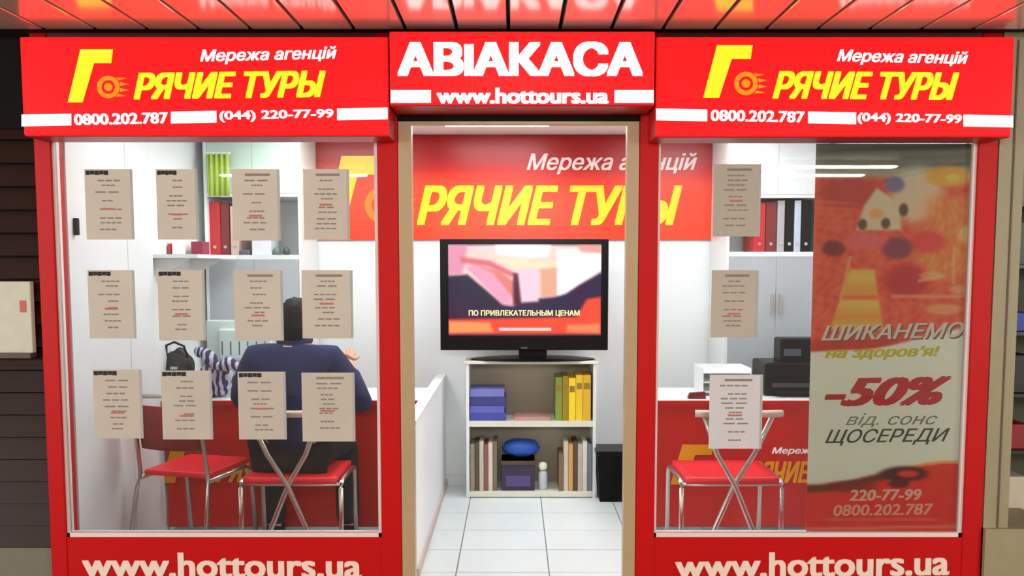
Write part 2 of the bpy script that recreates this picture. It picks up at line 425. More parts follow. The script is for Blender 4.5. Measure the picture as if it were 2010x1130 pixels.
# front: pillars, lower panels, header
wf = struct('wall_front', (0, YF, 0))
ZT = CZ + .03
def pil(x0, x1):
    a, b = at(x0, 665, YF).x, at(x1, 665, YF).x
    box('pillar', REDP, a, b, YF, YF+.10, 0, ZT, wf, .004); return a, b
P1 = pil(82, 114); P2 = pil(744, 785); P3 = pil(1251, 1289); P4 = pil(1906, 1944)
ZL = at(430, 1055, YF).z
box('lower_panel', REDP, P1[1]-.001, P2[0]+.001, YF+.005, YF+.06, 0, ZL, wf)
box('lower_panel', REDP, P3[1]-.001, P4[0]+.001, YF+.005, YF+.06, 0, ZL, wf)
ZW = at(430, 262, YF+.02).z
for a, b in ((P1[1], P2[0]), (P3[1], P4[0])):
    box('upper_panel', mat('upper_panel_dark', (120, 40, 36), .5), a-.001, b+.001, YF+.005, YF+.06, ZW, ZT, wf)
box('header', DARKH, P2[1]-.001, P3[0]+.001, YF-.01, YF+.09, at(1010, 238, YF).z, ZT, wf)
for cx, s in ((436, -1), (1594, 1)):
    text('lettering', 'www.hottours.ua', cx, 1109 if s < 0 else 1107, 548 if s < 0 else 538, 50, YF+.005, mat('cream_lettering', (250, 226, 210), .4), wf, bold=.03, roll=R(-.2) if s < 0 else R(.9), label='cream web address lettering')
for sx_, xa, xb in ((0, P1[0]+.002, XL-.021), (1, XR+.021, P4[1]-.002)): box('side_casing', REDP, xa, xb, YF+.10, YB+.06, 0, ZT, wf)
# windows: white inner trim and panes
for n, (a, b) in enumerate(((P1[1], P2[0]), (P3[1], P4[0]))):
    wn = struct('window_%d' % (n+1), ((a+b)/2, YF+.03, ZL))
    fr = mat('window_trim_white', (236, 224, 220), .35)
    t = .014
    box('sill_trim', fr, a-.012, b+.012, YF+.012, YF+.05, ZL, ZL+t+.004, wn); box('head_trim', fr, a, b, YF+.012, YF+.05, ZW-t, ZW, wn)
    box('side_trim', fr, a, a+t*.7, YF+.012, YF+.05, ZL, ZW, wn); box('side_trim', fr, b-t, b, YF+.012, YF+.05, ZL, ZW, wn)
    box('pane', GLASS, a+.003, b-.003, YF+.024, YF+.030, ZL+.003, ZW-.003, wn)
# door frame
dn = struct('door_1', (0, YF, 0))
zd = at(1010, 238, YF).z
a, b = at(785, 665, YF).x, at(811, 665, YF).x; box('jamb', BEIGE, P2[1]+.001, b, YF-.005, YF+.05, 0, zd, dn, .003)
c, d = at(1227, 665, YF).x, P3[0]-.001; box('jamb', BEIGE, c, d, YF-.005, YF+.05, 0, zd, dn, .003)
box('head_rail', BEIGE, b, c, YF, YF+.04, zd-.012, zd, dn)

# ================================================================ LIGHT BOX SIGNS
def sign(x0, x1, yt, yb, Y, roll, label):
    cx, cy = (x0+x1)/2, (yt+yb)/2
    C = at(cx, cy, Y); t = thing('light_box_sign', label, 'sign', (C.x, Y, C.z))
    X0, X1, Z0, Z1 = rect(x0, yt, x1, yb, Y)
    box('casing', SIGNSIDE, X0, X1, Y+.012, YF-.006, Z0, Z1, t, .004)
    box('face', SIGNR, X0+.004, X1-.004, Y, Y+.012, Z0+.004, Z1-.004, t, .003)
    return t
Y1 = 3.42; Y2 = 3.385
SL = sign(41, 763, 71, 267, Y1, 0, 'long red light box sign over the left window with yellow lettering')
SR = sign(1287, 1990, 71, 269, Y1, 0, 'long red light box sign over the right window with yellow lettering')
SC = sign(764, 1286, 60, 207, Y2, 0, 'red light box sign over the doorway with big white word')
def bar(x0, x1, y0, y1, Y, t, slope=0):
    poly('stripe', [(x0, y0), (x1, y0+(x1-x0)*slope), (x1, y1+(x1-x0)*slope), (x0, y1)], Y, SIGNW, t, .003)
text('lettering', 'АВlАКАСА', 1021, 116, 482, 68, Y2, SIGNW, SC, bold=.055)
bar(767, 846, 177, 202, Y2, SC); bar(1206, 1283, 177, 202, Y2, SC)
text('web_lettering', 'www.hottours.ua', 1026, 188, 338, 31, Y2, SIGNW, SC, bold=.045)
def gletter(name, x, y, w, h, Y, m, t):
    s = w*.33  # slanted capital with a curled top arm
    P = [(x, y+h), (x+s*.85, y), (x+w, y), (x+w*.96, y+h*.26), (x+s*1.75, y+h*.26), (x+s*.98, y+h)]
    return poly(name, P, Y, m, t)
# left sign
k = -14/722
gletter('initial', 134, 97, 88, 104, Y1, SIGNY, SL)
swirl('sun_swirl', 213, 171, 22, Y1, SIGNO, SL)
text('lettering', 'РЯЧИЕ ТУРЫ', 451, 167, 378, 52, Y1, SIGNY, SL, shear=.3, bold=.05, roll=R(.7))
text('small_lettering', 'Мережа агенцій', 527, 109, 268, 30, Y1, SIGNW, SL, shear=.25, bold=.022, roll=R(1.3))
for x0, x1 in ((43, 140), (336, 425), (662, 761)): bar(x0, x1, 225 + (x0-43)*k, 248 + (x0-43)*k, Y1, SL, k)
text('phone_lettering', '0800.202.787', 238, 233, 184, 22, Y1, SIGNW, SL, bold=.028, roll=R(1.1))
text('phone_lettering', '(044) 220-77-99', 543, 227, 224, 22, Y1, SIGNW, SL, bold=.028, roll=R(1.1))
k = 14/700
gletter('initial', 1380, 89, 97, 103, Y1, SIGNY, SR)
swirl('sun_swirl', 1464, 164, 23, Y1, SIGNO, SR)
text('lettering', 'РЯЧИЕ ТУРЫ', 1699, 168, 364, 54, Y1, SIGNY, SR, shear=.3, bold=.05, roll=R(-.4))
text('small_lettering', 'Мережа агенцій', 1771, 114, 256, 30, Y1, SIGNW, SR, shear=.25, bold=.022, roll=R(-1.2))
for x0, x1 in ((1288, 1388), (1586, 1680), (1891, 1988)): bar(x0, x1, 213 + (x0-1288)*k, 236 + (x0-1288)*k, Y1, SR, k)
text('phone_lettering', '0800.202.787', 1487, 228, 184, 22, Y1, SIGNW, SR, bold=.028, roll=R(-1.1))
text('phone_lettering', '(044) 220-77-99', 1785, 234, 204, 22, Y1, SIGNW, SR, bold=.028, roll=R(-1.1))

# ================================================================ KIOSK CEILING LAMPS
x0, x1, _, _ = rect(872, 240, 1078, 256, 5.2)
t = thing('ceiling_light', 'long white ceiling light seen at the top of the doorway', 'lamp', ((x0+x1)/2, 5.2, ZI), 'kiosk ceiling lights')
box('housing', WHITEL, x0-.01, x1+.01, 5.08, 5.30, ZI-.014, ZI, t); box('diffuser', LAMP, x0, x1, 5.09, 5.29, ZI-.02, ZI-.014, t)
for (lx, ly, lab) in ((-1.25, 4.15, 'white ceiling light above the left window seats'), (1.25, 4.15, 'white ceiling light above the right window seat'), (-1.1, 5.0, 'white ceiling light above the left desk'), (1.1, 5.0, 'white ceiling light above the right desk'), (.1, 4.3, 'white ceiling light just inside the doorway')):
    t = thing('ceiling_light', lab, 'lamp', (lx, ly, ZI), 'kiosk ceiling lights')
    box('housing', WHITEL, lx-.32, lx+.32, ly-.16, ly+.16, ZI-.014, ZI, t); box('diffuser', LAMP, lx-.3, lx+.3, ly-.14, ly+.14, ZI-.02, ZI-.014, t)

# ================================================================ BACK WALL BANNER
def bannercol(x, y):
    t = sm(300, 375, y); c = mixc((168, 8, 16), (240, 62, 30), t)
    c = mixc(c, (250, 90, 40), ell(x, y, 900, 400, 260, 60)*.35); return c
YN = YB-.012
bn = thing('wall_banner', 'wide red banner with yellow lettering along the top of the back wall', 'banner', (at(1010, 366, YN).x, YN, at(1010, 470, YN).z))
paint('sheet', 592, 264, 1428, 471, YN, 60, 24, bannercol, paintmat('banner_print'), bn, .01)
gletter('initial', 640, 306, 108, 142, YN, PRY, bn)
swirl('sun_swirl', 752, 402, 36, YN, PRO, bn)
text('lettering', 'РЯЧИЕ ТУРЫ', 1078, 403, 520, 78, YN, PRY, bn, shear=.3, bold=.045)
text('small_lettering', 'Мережа агенцій', 1201, 321, 334, 42, YN, mat('pale_print', (236, 214, 206), .4), bn, shear=.3, bold=.02)

# ================================================================ TV AND ITS CABINET
yc = 5.42
X0, X1, Z0, Z1 = rect(915, 708, 1170, 982, yc)
Z0 = 0
cb = thing('shelf_cabinet', 'white open two-shelf cabinet on the tiles under the television', 'cabinet', ((X0+X1)/2, yc, 0))
yb_ = YB-.014; T = .02
CAB = mat('cabinet_cream', (226, 226, 210), .4, noise=.03)
box('side_panel', WHITEL, X0, X0+T, yc, yb_, 0, Z1-T, cb); box('side_panel', WHITEL, X1-T, X1, yc, yb_, 0, Z1-T, cb)
box('top_board', CAB, X0-.01, X1+.01, yc-.01, yb_, Z1-T, Z1, cb, .003)
zs = at(1040, 832, yc).z; zb = at(1040, 970, yc).z
box('shelf_board', CAB, X0+T, X1-T, yc, yb_-.02, zs-.018, zs+.018, cb)
box('bottom_board', CAB, X0+T, X1-T, yc, yb_-.02, zb-.016, zb+.016, cb)
box('kick_board', CAB, X0+T, X1-T, yc+.02, yc+.035, 0, zb-.016, cb)
box('back_panel', mat('cabinet_back', (178, 170, 150), .6, noise=.05), X0+T, X1-T, yb_-.02, yb_-.005, zb, Z1-T, cb)
CX0, CX1 = X0+T, X1-T; zsu = zs+.018; zbu = zb+.016
def pxx(x, y, Y): return at(x, y, Y).x
# upper shelf
yi = yc+.02; kx = lambda x: at(x, 780, yi).x; kz = lambda y: at(1040, y, yi).z
blues = ((60, 62, 130), (120, 124, 200), (70, 76, 168), (96, 100, 190))
zz = zsu
for i, hh in enumerate((.05, .045, .06, .05)):
    x_1 = kx(993-3*(i % 2)); o = MB().box(CX0+.004, x_1, yi, yi+.22, zz, zz+hh, .004).build('box_file', mat('bluefile%d' % i, blues[(i+2) % 4], .5, noise=.1)); zz += hh
    tag(o, ['violet blue box at the bottom of the stack on the upper shelf', 'light lavender box second from the bottom of the blue stack', 'blue box second from the top of the blue stack', 'dark indigo box on top of the blue stack'][i], 'box', 'blue boxes on the upper cabinet shelf')
yl = ['olive green folder leftmost of the yellow folders on the upper shelf', 'dark mustard folder second of the yellow folders', 'bright yellow folder third of the yellow folders', 'yellow folder fourth of the yellow folders', 'golden yellow folder rightmost beside the cabinet side']
xs = [1090, 1104, 1116, 1130, 1144, 1160]; cols = ((130, 150, 60), (160, 130, 20), (250, 216, 40), (240, 200, 50), (226, 180, 40)); hs = (740, 738, 742, 736, 736)
for i in range(5):
    xa, xb = kx(xs[i])+.001, min(kx(xs[i+1])-.001, CX1-.002)
    t = thing('binder', yl[i], 'binder', ((xa+xb)/2, yi, zsu), 'yellow folders on the upper cabinet shelf')
    m = mat('yfold%d' % i, cols[i], .45, noise=.08); box('cover', m, xa, xb, yi, yi+.22, zsu, kz(hs[i]), t, .002)
    box('spine_label', mat('label_dark', (150, 120, 40), .6), xa+.006, xb-.006, yi-.002, yi, kz(hs[i])-.09, kz(hs[i])-.05, t)
box('leaflet_stack', mat('pinkish_leaflets', (196, 150, 140), .6, noise=.1), kx(1010), kx(1080), yi, yi+.2, zsu, zsu+.022)
tag(bpy.context.scene.objects[-1], 'low stack of pinkish leaflets lying between blue boxes and yellow folders', 'leaflets')
# lower shelf
kx2 = lambda x: at(x, 910, yi).x
ml = (((150, 140, 120), (90, 80, 66), (200, 190, 176), (140, 90, 84), (216, 204, 190), (120, 110, 90)), ((130, 100, 70), (206, 196, 180), (214, 160, 90), (90, 70, 50), (190, 184, 172), (226, 220, 210), (110, 124, 130)))
x = kx2(923)
for i in range(6):
    wd = (kx2(976)-kx2(923))/6; top = kz(872-(i % 3)*3)
    o = MB().box(x+.001, x+wd-.001, yi+.005*(i % 2), yi+.2, zbu, top, .001).build('magazine', mat('mag%d' % i, ml[0][i], .6, noise=.15)); x += wd
    tag(o, ['tan', 'dark brown', 'pale grey', 'dusty maroon', 'cream', 'olive brown'][i] + ' magazine spine standing at the left of the lower shelf', 'magazine', 'magazines at the left of the lower shelf')
x = kx2(1097)
for i in range(7):
    wd = (CX1-.003-kx2(1097))/7; top = kz(872-(i % 2)*5 if i != 0 else 890)
    o = MB().box(x+.001, x+wd-.001, yi+.004*(i % 2), yi+.2, zbu, top, .001).build('magazine', mat('magr%d' % i, ml[1][i], .6, noise=.15)); x += wd
    tag(o, ['short brown', 'pale beige', 'orange tan', 'dark brown', 'light grey', 'white', 'slate grey'][i] + ' magazine spine standing at the right of the lower shelf', 'magazine', 'magazines at the right of the lower shelf')
xa, xb = kx2(984), kx2(1050)
t = thing('carton', 'dark purple carton in the middle of the lower shelf under a blue bag', 'carton', ((xa+xb)/2, yi, zbu))
box('body', mat('dark_purple_card', (56, 44, 70), .6, noise=.3, scale=30), xa, xb, yi+.01, yi+.2, zbu, kz(905), t, .004)
box('lid_flap', mat('dark_brown_card', (84, 66, 50), .6, noise=.2), xa-.002, xb+.002, yi+.005, yi+.2, kz(905)-.025, kz(905), t)
box('side_label', mat('violet_label', (84, 70, 120), .6), xa+.03, xb-.03, yi+.007, yi+.01, zbu+.03, zbu+.1, t)
o = MB().blob(((xa+xb)/2+.02, yi+.10, kz(884)), (.125, .09, .06), .05, 3, 3).build('bag', mat('blue_bag', (34, 84, 180), .45, noise=.3, scale=10, bump=.5), smooth=True)
tag(o, 'crumpled bright blue bag lying on the dark carton on the lower shelf', 'bag')
xx = kx2(1066)
t = thing('bottle', 'small white bottle with round top beside the dark carton', 'bottle', (xx, yi+.05, zbu))
MB().lathe([(.028, 0), (.03, .01), (.03, .11), (.02, .125)], (xx, yi+.05, zbu)).build('body', mat('pale_plastic', (190, 196, 200), .4), t, True)
MB().lathe([(.008, .125), (.026, .135), (.03, .155), (.022, .175), (.006, .182)], (xx, yi+.05, zbu)).build('cap', mat('cream_cap', (232, 232, 214), .4), t, True)

# TV
yt = 5.40; X0, X1, Zb, Zt = rect(864, 469, 1194, 687, yt)
ztop = at(1040, 708, yc).z
tv = thing('television', 'large flat black television standing on the white cabinet, screen on', 'television', ((X0+X1)/2, yt+.1, ztop))
sx0, sx1, sz0, sz1 = rect(880, 479, 1180, 658, yt)
b = MB(); b.box(X0, X1, yt+.012, yt+.075, Zb, Zt, .012); b.build('casing', BLACK, tv)
b = MB(); b.box(X0, sx0, yt-.004, yt+.014, Zb, Zt, .004).box(sx1, X1, yt-.004, yt+.014, Zb, Zt, .004).box(sx0-.003, sx1+.003, yt-.004, yt+.014, sz1, Zt, .004).box(sx0-.003, sx1+.003, yt-.004, yt+.014, Zb, sz0, .004)
b.build('bezel', BLACK, tv)
def zp(*a): return [(860+a[i]/4.347, 460+a[i+1]/4.347) for i in range(0, len(a), 2)]
TVS = [(zp(80, 90, 1400, 90, 1400, 330, 1200, 430, 1080, 520, 1000, 530, 700, 560, 640, 610, 560, 600, 250, 340, 90, 350), (248, 206, 200)),
       (zp(80, 90, 250, 90, 230, 260, 200, 340, 80, 340), (226, 150, 176)),
       (zp(240, 280, 300, 260, 520, 320, 640, 470, 620, 600, 540, 590), (236, 160, 190)),
       (zp(300, 250, 520, 310, 650, 400, 640, 540, 470, 330), (226, 128, 120)),
       (zp(190, 190, 440, 220, 660, 330, 620, 360, 420, 270, 200, 240), (222, 110, 120)),
       (zp(490, 90, 960, 90, 940, 190, 760, 200, 500, 170), (250, 238, 236)),
       (zp(500, 200, 1040, 240, 1010, 290, 640, 290), (250, 222, 186)),
       (zp(640, 330, 690, 330, 720, 580, 640, 600), (86, 30, 50)),
       (zp(680, 300, 860, 300, 855, 570, 710, 580), (240, 204, 222)),
       (zp(870, 290, 1020, 280, 1010, 530, 880, 530), (228, 168, 140)),
       (zp(1010, 130, 1400, 110, 1400, 300, 1220, 410, 1080, 510, 1020, 520), (250, 244, 246)),
       (zp(1180, 90, 1400, 90, 1400, 160, 1220, 150), (234, 160, 150)),
       (zp(1390, 320, 1390, 560, 1180, 560, 950, 640, 940, 560, 1100, 500), (44, 30, 66)),
       (zp(1390, 530, 1270, 550, 1180, 700, 80, 725, 80, 850, 1400, 850), (240, 74, 50)),
       (zp(90, 740, 440, 750, 470, 830, 90, 840), (250, 150, 90)),
       (zp(1100, 770, 1380, 760, 1380, 840, 1100, 835), (246, 130, 90))]
def tvcol(x, y):
    c = mixc((40, 38, 62), (58, 28, 60), sm(560, 640, y))
    for P, q in TVS:
        t = inpoly(x, y, P)
        if t > 0: c = mixc(c, q, t)
    return c
paint('screen', 880, 479, 1180, 658, yt+.004, 100, 60, tvcol, paintmat('tv_screen', 1.15, .15), tv)
text('caption', 'ПО ПРИВЛЕКАТЕЛЬНЫМ ЦЕНАМ', 1029, 615, 218, 13, yt+.003, mat('caption_yellow', (250, 240, 170), .4, emit=1.0), tv, bold=.03, th=.001, label='pale yellow caption on the screen')
poly('caption_line', zp(520, 795, 965, 795, 965, 822, 520, 822), yt+.003, mat('caption_pink', (250, 190, 180), .4, emit=1.0), tv, .001)
b = MB(); bx0, bx1 = at(922, 700, yt).x, at(1170, 700, yt).x; b.lathe([(.5, 0), (.5, .006), (.42, .014), (.1, .02)], ((bx0+bx1)/2, yt+.10, ztop+.002), 32, (bx1-bx0), .3)
b.build('foot', BLACK, tv, False); box('neck', BLACK, (bx0+bx1)/2-.09, (bx0+bx1)/2+.09, yt+.06, yt+.1, ztop+.016, Zb+.06, tv)
MB().box((X0+X1)/2-.02, (X0+X1)/2+.02, yt-.006, yt-.003, Zb+.012, Zb+.02).build('badge', mat('grey_badge', (120, 120, 124), .3, .8), tv)

# black bin
xx0 = at(1172, 930, 5.3).x; xx1 = xx0+.25
t = thing('waste_bin', 'black square bin on the tiles right of the white cabinet', 'bin', ((xx0+xx1)/2, 5.42, 0))
zt = at(1200, 888, 5.3).z
b = MB(); r = b.b
vs = []
for (zz, o) in ((0, .022), (zt, 0)):
    vs.append([r.verts.new(p) for p in ((xx0+o, 5.3+o, zz), (xx1-o, 5.3+o, zz), (xx1-o, 5.52-o, zz), (xx0+o, 5.52-o, zz))])
for k in range(4): r.faces.new((vs[0][k], vs[0][(k+1) % 4], vs[1][(k+1) % 4], vs[1][k]))
r.faces.new(vs[0][::-1]); r.faces.new(vs[1]); b.build('body', BLACKM, t)
box('rim', BLACK, xx0-.006, xx1+.006, 5.294, 5.526, zt-.02, zt+.008, t, .004)

# ================================================================ TALL CABINETS AT THE BACK CORNERS
def tall_cabinet(x0, x1, yn0, yn1, Y, label, mirror):
    xa, xb = at(x0, 450, Y).x, at(x1, 450, Y).x
    za, zb_ = at(500, yn0, Y).z, at(500, yn1, Y).z; T = .02; top = ZI-.03
    t = thing('tall_cabinet', label, 'cabinet', ((xa+xb)/2, Y, 0))
    box('side_panel', WHITEL, xa, xa+T, Y, YN-.004, 0, top, t); box('side_panel', WHITEL, xb-T, xb, Y, YN-.004, 0, top, t)
    box('back_panel', WHITEL, xa+T, xb-T, YN-.016, YN-.004, 0, top, t)
    box('top_board', WHITEL, xa+T, xb-T, Y, YN-.016, top-T, top, t)
    box('shelf_board', WHITEL, xa+T, xb-T, Y, YN-.016, zb_-.03, zb_, t); box('shelf_board', WHITEL, xa+T, xb-T, Y, YN-.016, za, za+.02, t)
    xm = (xa+xb)/2
    for q, (p0, p1) in enumerate(((xa+T+.002, xm-.001), (xm+.001, xb-T-.002))):
        lo = box('lower_door', GREYL, p0, p1, Y-.0, Y+.016, .06, zb_-.032, t)
        hx = p1-.03 if q == 0 else p0+.02
        box('handle', CHROME, hx, hx+.01, Y-.02, Y, 1.2, 1.32, lo)
        up = box('upper_door', (PALEGREEN if not mirror else WHITEL), p0, p1, Y, Y+.016, za+.022, top-T-.002, t)
    box('plinth', WHITEL, xa+T, xb-T, Y+.03, Y+.045, 0, .06, t)
    return xa+T, xb-T, zb_
YC = 5.32
ca = tall_cabinet(402, 592, 386, 500, YC, 'tall cabinet with pale green upper doors and grey lower doors in the back left corner', False)
cc = tall_cabinet(1426, 1625, 388, 494, YC, 'tall cabinet with white upper doors and grey lower doors in the back right corner', True)
def binder(px0, px1, py, Y, base, m, label, group, name='binder', d=.24):
    xa, xb = at(px0, 450, Y).x, at(px1, 450, Y).x; zt = at(500, py, Y).z
    t = thing(name, label, 'binder', ((xa+xb)/2, Y, base), group)
    box('cover', m, xa, xb, Y, Y+d, base, zt, t, .004)
    b = MB().lathe([(.010, 0), (.010, .003)], (0, 0, 0), 14)
    b.b.transform(Matrix.Translation(((xa+xb)/2, Y, base+.05)) @ Matrix.Rotation(R(90), 4, 'X')); b.build('finger_ring', CHROME, t)
    return t
bz = ca[2]
binder(410, 432, 396, YC+.03, bz, mat('crimson', (190, 30, 40), .45), 'crimson binder leftmost in the niche of the left tall cabinet', 'red binders of the left cabinet')
binder(433, 450, 398, YC+.035, bz, mat('maroon', (120, 34, 34), .45), 'maroon binder second in the niche of the left tall cabinet', 'red binders of the left cabinet')
binder(452, 468, 404, YC+.03, bz, mat('pinkgrey', (206, 176, 168), .45), 'pale pink binder right of the maroon binder in the left tall cabinet', 'red binders of the left cabinet')
o = box('folded_cloth', mat('slate_cloth', (90, 96, 112), .8, noise=.2), at(462, 500, YC).x+.02, at(488, 500, YC).x, YC+.02, YC+.15, bz, bz+.03, bev=.006); tag(o, 'small slate grey packet lying right of the pale pink binder', 'packet')
o = box('white_carton', mat('white_carton', (226, 228, 232), .5, noise=.05), at(492, 470, YC).x, at(530, 470, YC).x, YC+.02, YC+.2, bz, at(500, 420, YC).z, bev=.003); tag(o, 'white carton in the middle of the left tall cabinet niche', 'carton')
for px, c, lab in ((543, (96, 120, 104), 'green'), (562, (70, 78, 84), 'grey')):
    p = at(px, 490, YC+.05)
    o = MB().lathe([(.012, 0), (.02, .006), (.024, .022), (.018, .038), (.01, .044), (.009, .05)], (p.x, YC+.05, bz), 16).build('small_pot', mat('pot_'+lab, c, .4), smooth=True)
    tag(o, 'tiny dark %s pot on the niche shelf of the left tall cabinet' % lab, 'pot')
bz = cc[2]
binder(1480, 1502, 398, YC+.03, bz, mat('crimson', (190, 30, 40), .45), 'red binder leftmost in the niche of the right tall cabinet', 'binders of the right cabinet')
binder(1503, 1524, 396, YC+.035, bz, mat('maroon', (120, 34, 34), .45), 'maroon binder second in the niche of the right tall cabinet', 'binders of the right cabinet')
binder(1526, 1540, 393, YC+.03, bz, mat('greybind', (176, 170, 176), .45), 'grey binder beside the maroon one in the right tall cabinet', 'binders of the right cabinet')
binder(1542, 1558, 393, YC+.03, bz, BLACK, 'black binder left of the silver binder in the right tall cabinet', 'binders of the right cabinet')
binder(1559, 1572, 393, YC+.03, bz, mat('silverbind', (196, 204, 220), .35), 'silver binder between two black binders in the right tall cabinet', 'binders of the right cabinet')
binder(1573, 1592, 393, YC+.03, bz, BLACKM, 'black binder right of the silver binder in the right tall cabinet', 'binders of the right cabinet')
# lime roller blind hanging before the left cabinet's top
xa, xb = at(404, 340, 5.24).x, at(446, 340, 5.24).x
t = thing('hanging_cloth', 'lime green cloth hanging before the upper left cabinet door', 'cloth', ((xa+xb)/2, 5.26, at(420, 384, 5.26).z))
b = MB(); n = 16; za, zb2 = at(420, 384, 5.26).z, at(420, 300, 5.26).z
q = [(xa+(xb-xa)*i/n, 5.27+.012*math.sin(i*1.6)) for i in range(n+1)]; r = b.b
A = [[r.verts.new((x, y+dy, z)) for x, y in q] for z in (za, zb2) for dy in (0, .004)]
for i in range(n):
    r.faces.new((A[0][i], A[0][i+1], A[2][i+1], A[2][i])); r.faces.new((A[1][i], A[1][i+1], A[3][i+1], A[3][i])); r.faces.new((A[0][i], A[0][i+1], A[1][i+1], A[1][i])); r.faces.new((A[2][i], A[2][i+1], A[3][i+1], A[3][i]))
b.build('fabric', LIME, t, True); MB().tube([(xa-.01, 5.272, zb2), (xb+.01, 5.272, zb2)], .008).build('rail', WHITEL, t)
for xq in (xa+.02, xb-.02): box('bracket', WHITEL, xq-.005, xq+.005, 5.272, YC, zb2-.004, zb2+.004, t)

# wardrobe against the left wall
wx = XL+.035; wy1 = at(300, 0, 1).x and 4.60
t = thing('wardrobe', 'white flat wardrobe along the left wall just inside the left window', 'wardrobe', (XL, 4.1, 0))
box('body', WHITEL, XL+.002, wx-.012, YF+.13, wy1, 0, 2.2, t)
dd = [YF+.13, 4.30, wy1]
for i in range(2):
    d_ = box('door', WHITEL, wx-.012, wx, dd[i]+.003, dd[i+1]-.003, .05, 2.19, t, .002)
    if i == 0:
        hz = at(140, 445, 3.74)
        box('handle', BLACK, wx, wx+.02, 3.775, 3.795, hz.z-.035, hz.z+.04, d_, .003)
# small wall shelf on the left wall with red and white things
zsf = at(350, 500, 4.95).z
o = thing('wall_shelf', 'narrow white shelf fixed to the left wall beside the tall cabinet', 'shelf', (XL, 4.95, zsf))
box('board', WHITEL, XL, XL+.26, 4.64, 5.28, zsf-.02, zsf, o)
for q in (4.7, 5.2): MB().prism([(XL, zsf-.02), (XL+.2, zsf-.02), (XL, zsf-.14)], q, q+.01).build('bracket', WHITEL, o)
for (px0, px1, py, c, lab, nm) in ((322, 340, 478, (190, 40, 40), 'small red box on the wall shelf at the left', 'carton'), (343, 368, 470, (246, 246, 240), 'white box between the red boxes on the wall shelf', 'carton'), (380, 402, 474, (140, 30, 60), 'dark crimson box at the right end of the wall shelf', 'carton')):
    xa, xb = at(px0, 490, 4.9).x, at(px1, 490, 4.9).x
    xa = max(xa, XL+.01)
    o = MB().box(xa, xb, 4.86, 4.98, zsf, at(px0, py, 4.9).z, .004).build(nm, mat('sh_'+lab, c, .5, noise=.08)); tag(o, lab, 'box', 'little boxes on the wall shelf')

# ================================================================ DESKS
YD = 4.74; ZD = .75
def desk(x0, x1, label):
    t = thing('counter_desk', label, 'desk', ((x0+x1)/2, YD+.2, 0))
    box('worktop', WHITEL, x0, x1, YD-.02, YD+.46, ZD-.03, ZD, t, .004)
    box('front_panel', REDD, x0+.01, x1-.01, YD, YD+.018, .02, ZD-.03, t)
    box('side_panel', WHITEL, x0+.01, x0+.028, YD+.018, YD+.44, 0, ZD-.03, t)
    box('side_panel', WHITEL, x1-.028, x1-.01, YD+.018, YD+.44, 0, ZD-.03, t)
    box('edge_strip', REDD, x0, x1, YD-.024, YD-.02, ZD-.03, ZD-.004, t)
    return t
dl = desk(XL+.005, X_ := (at(872, 963, 5.6).x-.06), 'red-fronted desk with white top behind the left window')
dr = desk(at(1258, 900, YD).x, XR-.005, 'red-fronted desk with white top behind the right window')
gletter('initial', 1316, 872, 84, 78, YD, PRDY, dr)
swirl('sun_swirl', 1398, 926, 15, YD, PRDY, dr)
text('lettering', 'РЯЧИЕ ТУРЫ', 1584, 926, 226, 42, YD, PRDY, dr, shear=.3, bold=.04)
text('small_lettering', 'Мережа агенцій', 1600, 885, 170, 16, YD, PRW, dr, shear=.25, bold=.02)
gletter('initial', 318, 865, 78, 82, YD, PRDY, dl)
swirl('sun_swirl', 388, 922, 15, YD, PRDY, dl)
text('lettering', 'РЯЧИЕ ТУРЫ', 555, 924, 262, 44, YD, PRDY, dl, shear=.3, bold=.04)

# right desk: printer and stapler
Yp = 4.86; X0, X1, Z0, Z1 = rect(1502, 712, 1640, 780, Yp)
pr = thing('printer', 'black office printer with raised back on the right desk', 'printer', ((X0+X1)/2, Yp, ZD))
box('body', BLACK, X0, X1, Yp, Yp+.28, ZD, Z1, pr, .012)
a0, a1, _, zt = rect(1532, 664, 1640, 712, Yp+.1); b = MB(); b.box(a0, a1, Yp+.1, Yp+.24, Z1-.01, zt, .012); b.build('scanner_head', BLACK, pr)
box('paper_slot', mat('slot_grey', (60, 64, 68), .4), X0+.04, X1-.04, Yp-.003, Yp+.01, ZD+.05, ZD+.075, pr)
box('output_tray', BLACKM, X0+.05, X1-.05, Yp-.06, Yp+.01, ZD+.02, ZD+.032, pr)
box('control_panel', mat('panel_slate', (70, 82, 92), .3), a0+.02, a0+.12, Yp+.096, Yp+.102, Z1+.03, Z1+.07, pr)
p = at(1368, 780, YD+.02)
st = thing('stapler', 'small dark red stapler at the front edge of the right desk', 'stapler', (p.x, YD+.03, ZD))
mr = mat('dark_red_plastic', (110, 14, 24), .35)
box('base', mr, p.x-.05, p.x+.05, YD+.01, YD+.045, ZD, ZD+.01, st, .002)
MB().prism([(p.x-.05, ZD+.01), (p.x+.05, ZD+.014), (p.x+.045, ZD+.04), (p.x-.04, ZD+.034)], YD+.014, YD+.04).build('arm', mr, st)
p = at(1425, 730, 4.95)
o = thing('paper_tray', 'white paper tray on the right desk behind the lowest sheet', 'tray', (p.x, 4.95, ZD))
for k in range(3):
    zz = ZD + .02 + k*.055
    box('tray_shelf', WHITEL, p.x-.15, p.x+.12, 4.86, 5.1, zz, zz+.006, o); box('tray_lip', WHITEL, p.x-.15, p.x+.12, 5.095, 5.1, zz, zz+.03, o)
box('tray_side', WHITEL, p.x-.154, p.x-.15, 4.86, 5.1, ZD, ZD+.16, o); box('tray_side', WHITEL, p.x+.12, p.x+.124, 4.86, 5.1, ZD, ZD+.16, o)

